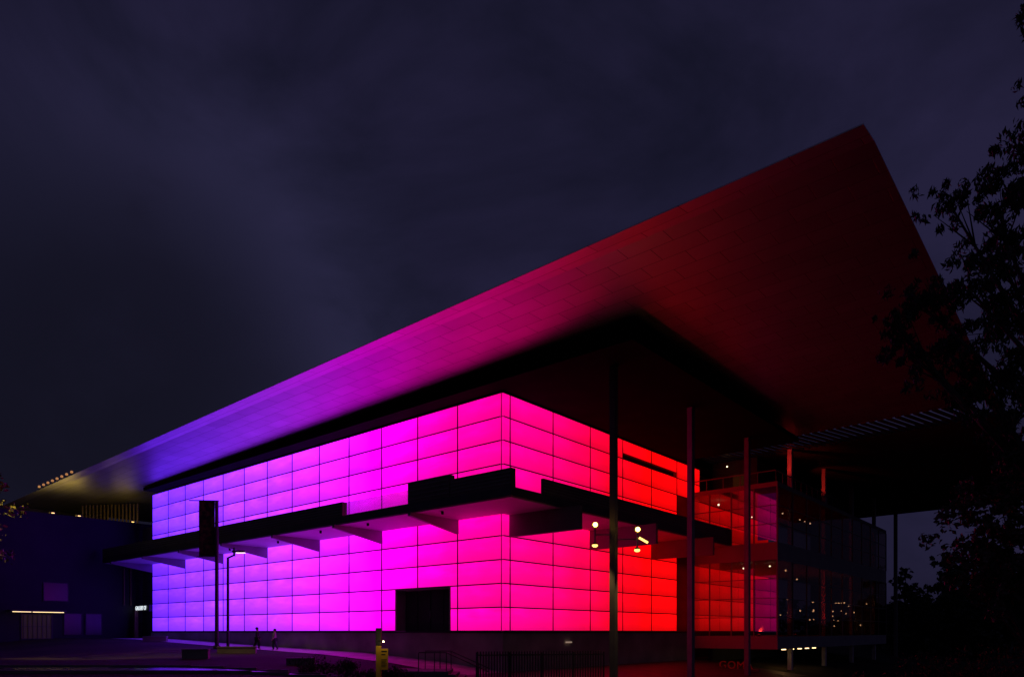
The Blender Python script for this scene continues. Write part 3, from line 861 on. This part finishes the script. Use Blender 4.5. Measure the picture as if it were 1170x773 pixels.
# ------------------------------------------------------------------ vegetation
def tree(name, label, base, clumps, leaf_mat, size, per, slim, rng, trunk_r, trunk_top, group=None, droop=.5, dense=1.0):
    t = empty(name, base); tag(t, label, 'tree', group)
    bx, by, bz = base
    m = MB(); top = Vector(trunk_top)
    pts = []
    for i in range(7):
        f = i/6; pts.append(Vector((top.x*f*f+.12*math.sin(i*1.7), top.y*f*f+.1*math.cos(i*2.1), top.z*f)))
    m.tube(pts, [trunk_r*(1-.1*i) for i in range(7)], 10)
    for (x, y, z, r) in clumps:
        e = Vector((x-bx, y-by, z-bz))
        k = min(6, max(2, int(e.z/max(top.z,.1)*6*.7)))
        s = pts[k]; mid = s.lerp(e, .55)+Vector((rng.uniform(-.2,.2), rng.uniform(-.2,.2), rng.uniform(.0,.35)))*r
        m.tube([s, mid, e], [trunk_r*.35, trunk_r*.2, trunk_r*.06], 6)
        for _ in range(5):
            q = e+Vector((rng.gauss(0,.5), rng.gauss(0,.5), rng.gauss(0,.4)))*r
            m.tube([mid.lerp(e,.6), q], [trunk_r*.08, trunk_r*.02], 5)
    m.build('trunk', M['bark'], t, True)
    c = MB()
    for (x, y, z, r) in clumps:
        e = (x-bx, y-by, z-bz)
        nsub = max(4, int(22*dense))
        for _ in range(nsub):
            q = Vector(e)+Vector((rng.gauss(0,.58), rng.gauss(0,.58), rng.gauss(0,.5)))*r
            c.leaves(rng, q, r*rng.uniform(.16,.36), int(per*r*r/nsub), size, .9, droop, slim)
    c.build('crown', leaf_mat, t, recalc=False)
    return t

rng = random.Random(11)
GUM = [(10.2,15.0,10.9,.72),(9.6,15.4,11.1,.5),(10.9,15.6,9.9,.8),(9.9,15.2,9.1,.75),(8.9,15.3,8.85,.5),(8.45,15.5,8.5,.36),(8.8,15.6,8.0,.42),
       (9.7,15.6,7.9,.65),(10.8,15.4,7.4,.8),(11.3,15.0,11.6,.75),(11.4,15.6,8.9,.9),(10.6,15.2,6.4,.6),(11.2,14.8,14.6,.42),(11.35,15.0,13.4,.4),
       (11.5,15.5,5.6,.8),(10.2,15.8,7.0,.45),(12.3,15.6,10.5,1.2),(12.8,15.4,8.2,1.3),(12.6,15.3,13.2,1.2)]
tree('gum_tree', 'tall dark gum tree with drooping leaves over the right edge', (12.8, 15.5, terr(12.8,15.5)), GUM, M['leaf'], .17, 2000, .3, rng, .26, (-.4,0,10.5), droop=.8)
BUSHY = [(14.6,22,5.4,.9),(15.5,22.3,4.6,1.1),(14.9,21.8,4.0,.8),(16.2,22,5.6,1.1),(14.4,22.2,3.4,.6),(15.4,22,3.2,1.1),(16.4,22.4,3.6,1.2),(16.8,22.2,6.6,1.1),(15.6,22.5,6.1,.7)]
tree('garden_tree', 'smaller reddish leafed tree beneath the gum at right', (16.4, 22.2, terr(16.4,22.2)), BUSHY, M['leaf_r'], .2, 900, .6, rng, .16, (-.2,0,4.0), droop=.1)
AMB = [(-32.00,43,10.9,.55),(-32.30,43.4,9.9,.75),(-32.20,43,8.7,.8),(-32.00,43,7.5,.55),(-32.20,43.3,6.6,.6),(-33.40,43.5,9.0,1.6),(-33.50,43.2,11,1.4),(-33.40,43.5,6.9,1.3),(-34.50,43.5,9,1.9)]
tree('street_tree', 'amber lit leafy tree at the left edge of the view', (-34.4, 43.5, terr(-34.4,43.5)), AMB, M['leaf_a'], .3, 150, .6, rng, .2, (.2,0,7.5), droop=.1)
# street lamp assumed out of view, its spot aimed to light that tree
x, y = -37.4, 40.4; z = terr(x, y)
assumed_lamp = empty('street_lamp', (x, y, z)); tag(assumed_lamp, 'assumed amber street lamp out of view, added to light the leafy tree at left', 'street lamp')
MB().tube([(0,0,0),(0,0,12.4)], [.15,.08], 12).build('pole', M['steel'], assumed_lamp)
MB().tube([(0,0,12.3),(.8,0,12.9),(2.4,0,13.0)], .05, 8).build('arm', M['steel'], assumed_lamp)
MB().box(2.3, 2.95, -.16, .16, 12.88, 13.06).build('lamp_head', M['steel'], assumed_lamp)
MB().box(2.35, 2.9, -.12, .12, 12.84, 12.877).build('lens', M['bulb_warm_soft'], assumed_lamp)
sd = bpy.data.lights.new('lamp_light', 'SPOT'); sd.energy = 4500; sd.color = (1,.66,.16); sd.spot_size = R(52); sd.spot_blend = .7; sd.shadow_soft_size = .12
sdo = bpy.data.objects.new('lamp_light', sd); COL.objects.link(sdo); sdo.location = (2.62, 0, 12.75); sdo.parent = assumed_lamp
sdo.rotation_euler = Vector((2.7, 2.7, -4.2)).to_track_quat('-Z', 'Y').to_euler()

# trees beyond the wing, shrubs in the beds
far = [(60.5,108,13,0),(57.5,100,8.6,1),(70,112,15.5,2),(80,115,16.5,3),(64,98,8.2,4)]
FL = ['dark pointed tree seen behind the thin end column', 'low dark tree below the far roof corner', 'broad dark tree behind the garden tree', 'farthest right dark tree behind the foliage','short bushy tree between the far wing and the garden tree']
for x, y, h, i in far:
    cl = []
    z = terr(x, y)
    for k in range(9):
        f = k/8; rr = h*.26*(1-.55*f) if i else h*.22*(1-.75*f)
        cl.append((x+rng.gauss(0,rr*.5), y+rng.gauss(0,rr*.4), z+h*(.2+.75*f), rr))
    tree('dark_tree', FL[i], (x, y, z), cl, M['leaf'], .7, 130, .6, rng, .3, (0,0,h*.7), 'trees beyond the wing', droop=.1)

fw = MB()
for i in range(46):
    x = 52+i*2.6; y = 128+rng.uniform(-6,10)
    fw.leaves(rng, (x, y, terr(x,y)+rng.uniform(2,5)), rng.uniform(2.5,4.5), 330, 1.0, .9, 0, .6)
fw = fw.build('far_wood', M['leaf'], recalc=False); fw['kind'] = 'stuff'

def shrub(name, x, y, r, h, label, group, mat=None, n=420, size=.12, slim=.4):
    z = terr(x, y)
    o = empty(name, (x, y, z)); tag(o, label, 'shrub', group)
    m = MB()
    for k in range(7):
        an_ = rng.uniform(0, 6.28); m.tube([(0,0,0),(math.cos(an_)*r*.5, math.sin(an_)*r*.5, h*.75)], [.03,.012], 5)
    m.build('stem', M['bark'], o)
    c = MB()
    for k in range(6):
        c.leaves(rng, (rng.gauss(0,r*.4), rng.gauss(0,r*.4), h*rng.uniform(.35,.75)), r*.5, n//6, size, h/r*.5, -.4, slim)
    c.build('foliage', mat or M['shrub'], o, recalc=False)
SH = [(-10.4,36.2,.9,1.0),(-9.3,35.0,.8,.75),(-8.2,34.8,1.0,1.15),(-7.1,33.6,.9,.8),(-6.0,32.0,.9,.9),(-5.2,30.4,.8,1.0),(-9.9,33.9,.8,.55),(-7.6,31.6,.9,.7),(-4.6,29.6,.8,.9),(-5.0,28.4,.7,1.0),(-8.7,37.5,.8,.9)]
SL = ['low shrub at the left end of the dark planting bed','small shrub second from the left end of the bed','pointed taller shrub in the middle of the bed','low rounded shrub right of the pointed one','shrub left of the yellow notice post',
      'shrub right behind the yellow notice post','lowest shrub at the kerb side of the bed','flat shrub at the front of the bed','second shrub from the right end of the bed','rightmost shrub of the planting bed','shrub behind the bed near the lit path']
for (x, y, r, h), lab in zip(SH, SL): shrub('shrub', x, y, r, h, lab, 'shrubs in the planting bed')
SR = [(12.5,26,1.5,2.2),(14.5,27,1.6,2.0),(17,28,1.7,2.4),(19.5,28,1.6,2.2),(15.5,31,1.8,2.6),(21,34,2.2,3.2),(25,38,2.5,3.6),(23,30,2.0,3.0)]
RL = ['dark bush nearest the wing columns at lower right','second dark bush from the wing columns','dark bush directly under the garden tree','dark bush right of the garden tree trunk','taller bush behind the front row at lower right',
      'large bush farther back beneath the trees','largest bush at the back of the right garden','dark bush close to the right frame edge']
for (x, y, r, h), lab in zip(SR, RL): shrub('garden_bush', x, y, r, h, lab, 'bushes in the right garden', M['leaf'], 900, .22, .5)

# ------------------------------------------------------------------ sky
W = bpy.data.worlds.new('World'); scene.world = W; W.use_nodes = True
nt = W.node_tree; bg = nt.nodes['Background']
SUN_EL, SUN_AZ = R(2.0), R(200)
sky = N(nt, 'ShaderNodeTexSky'); sky.sky_type = 'NISHITA'; sky.sun_disc = False
sky.sun_elevation = SUN_EL; sky.sun_rotation = SUN_AZ
tc = N(nt, 'ShaderNodeTexCoord')
mp = N(nt, 'ShaderNodeMapping'); mp.inputs['Scale'].default_value = (1.0, 1.0, 1.7); mp.inputs['Rotation'].default_value = (.35, .25, .4)
nt.links.new(tc.outputs['Generated'], mp.inputs['Vector'])
no = N(nt, 'ShaderNodeTexNoise'); no.inputs['Scale'].default_value = 2.1; no.inputs['Detail'].default_value = 6; no.inputs['Roughness'].default_value = .56; no.inputs['Distortion'].default_value = .6
nt.links.new(mp.outputs[0], no.inputs['Vector'])
cr = N(nt, 'ShaderNodeValToRGB'); cr.color_ramp.elements[0].position = .36; cr.color_ramp.elements[1].position = .6
cr.color_ramp.elements[0].color = (.0070,.0068,.0190,1); cr.color_ramp.elements[1].color = (.0165,.0140,.042,1)
nt.links.new(no.outputs['Fac'], cr.inputs['Fac'])
# a lighter break in the cloud low in the west (left of the roof)
brk = Vector((-355/801, 1, 345/801)).normalized()
dp = N(nt, 'ShaderNodeVectorMath', operation='DOT_PRODUCT'); dp.inputs[1].default_value = brk
nv = N(nt, 'ShaderNodeVectorMath', operation='NORMALIZE'); nt.links.new(tc.outputs['Generated'], nv.inputs[0]); nt.links.new(nv.outputs[0], dp.inputs[0])
mb = N(nt, 'ShaderNodeMapRange', interpolation_type='SMOOTHSTEP'); mb.inputs['From Min'].default_value = .95; mb.inputs['From Max'].default_value = 1.0
mb.inputs['To Max'].default_value = .75
nt.links.new(dp.outputs['Value'], mb.inputs['Value'])
mm = N(nt, 'ShaderNodeMath', operation='MULTIPLY'); nt.links.new(mb.outputs[0], mm.inputs[0]); nt.links.new(no.outputs['Fac'], mm.inputs[1])
a1 = N(nt, 'ShaderNodeMix', data_type='RGBA', blend_type='ADD'); a1.inputs['B'].default_value = (.016,.017,.040,1)
nt.links.new(mm.outputs[0], a1.inputs['Factor']); nt.links.new(cr.outputs['Color'], a1.inputs['A'])
# heavier bank of cloud low on the left, below the break
bk = Vector((-470/801, 1, 270/801)).normalized()
d2 = N(nt, 'ShaderNodeVectorMath', operation='DOT_PRODUCT'); d2.inputs[1].default_value = bk; nt.links.new(nv.outputs[0], d2.inputs[0])
n3 = N(nt, 'ShaderNodeMath', operation='MULTIPLY_ADD'); n3.inputs[1].default_value = .07; nt.links.new(no.outputs['Fac'], n3.inputs[0]); nt.links.new(d2.outputs['Value'], n3.inputs[2])
m2 = N(nt, 'ShaderNodeMapRange', interpolation_type='SMOOTHSTEP'); m2.inputs['From Min'].default_value = .985; m2.inputs['From Max'].default_value = 1.035; m2.inputs['To Max'].default_value = .82
nt.links.new(n3.outputs[0], m2.inputs['Value'])
a2 = N(nt, 'ShaderNodeMix', data_type='RGBA', blend_type='MIX'); a2.inputs['B'].default_value = (.0035,.0034,.0075,1)
nt.links.new(m2.outputs[0], a2.inputs['Factor']); nt.links.new(a1.outputs['Result'], a2.inputs['A'])
a1 = a2
# the last trace of twilight above the cloud
tw = N(nt, 'ShaderNodeMix', data_type='RGBA', blend_type='ADD'); tw.inputs['Factor'].default_value = .0004
nt.links.new(a1.outputs['Result'], tw.inputs['A']); nt.links.new(sky.outputs['Color'], tw.inputs['B'])
nt.links.new(tw.outputs['Result'], bg.inputs['Color']); bg.inputs['Strength'].default_value = 1.0

sl_ = bpy.data.lights.new('moon', 'SUN'); sl_.energy = .004; sl_.angle = R(10); sl_.color = (.75,.8,1)
so = bpy.data.objects.new('moon', sl_); COL.objects.link(so); so.rotation_euler = (R(60), 0, R(-30))

# ------------------------------------------------------------------ camera
cam = bpy.data.cameras.new('camera'); co = bpy.data.objects.new('camera', cam); COL.objects.link(co)
co.location = (0, 0, EYE); co.rotation_euler = (R(90), 0, 0)
cam.sensor_width = 36; cam.lens = 801/1170*36; cam.shift_y = (721-386.5)/1170
cam.clip_start = .1; cam.clip_end = 9000
scene.camera = co
vs = scene.view_settings
vs.view_transform = 'Standard'; vs.look = 'None'; vs.exposure = 0; vs.gamma = 1; vs.use_curve_mapping = False
scene.render.engine = 'CYCLES'
cy = scene.cycles
cy.use_denoising = True; cy.max_bounces = 6; cy.diffuse_bounces = 3; cy.glossy_bounces = 4; cy.transparent_max_bounces = 12
cy.sample_clamp_indirect = 4; cy.caustics_reflective = False; cy.caustics_refractive = False
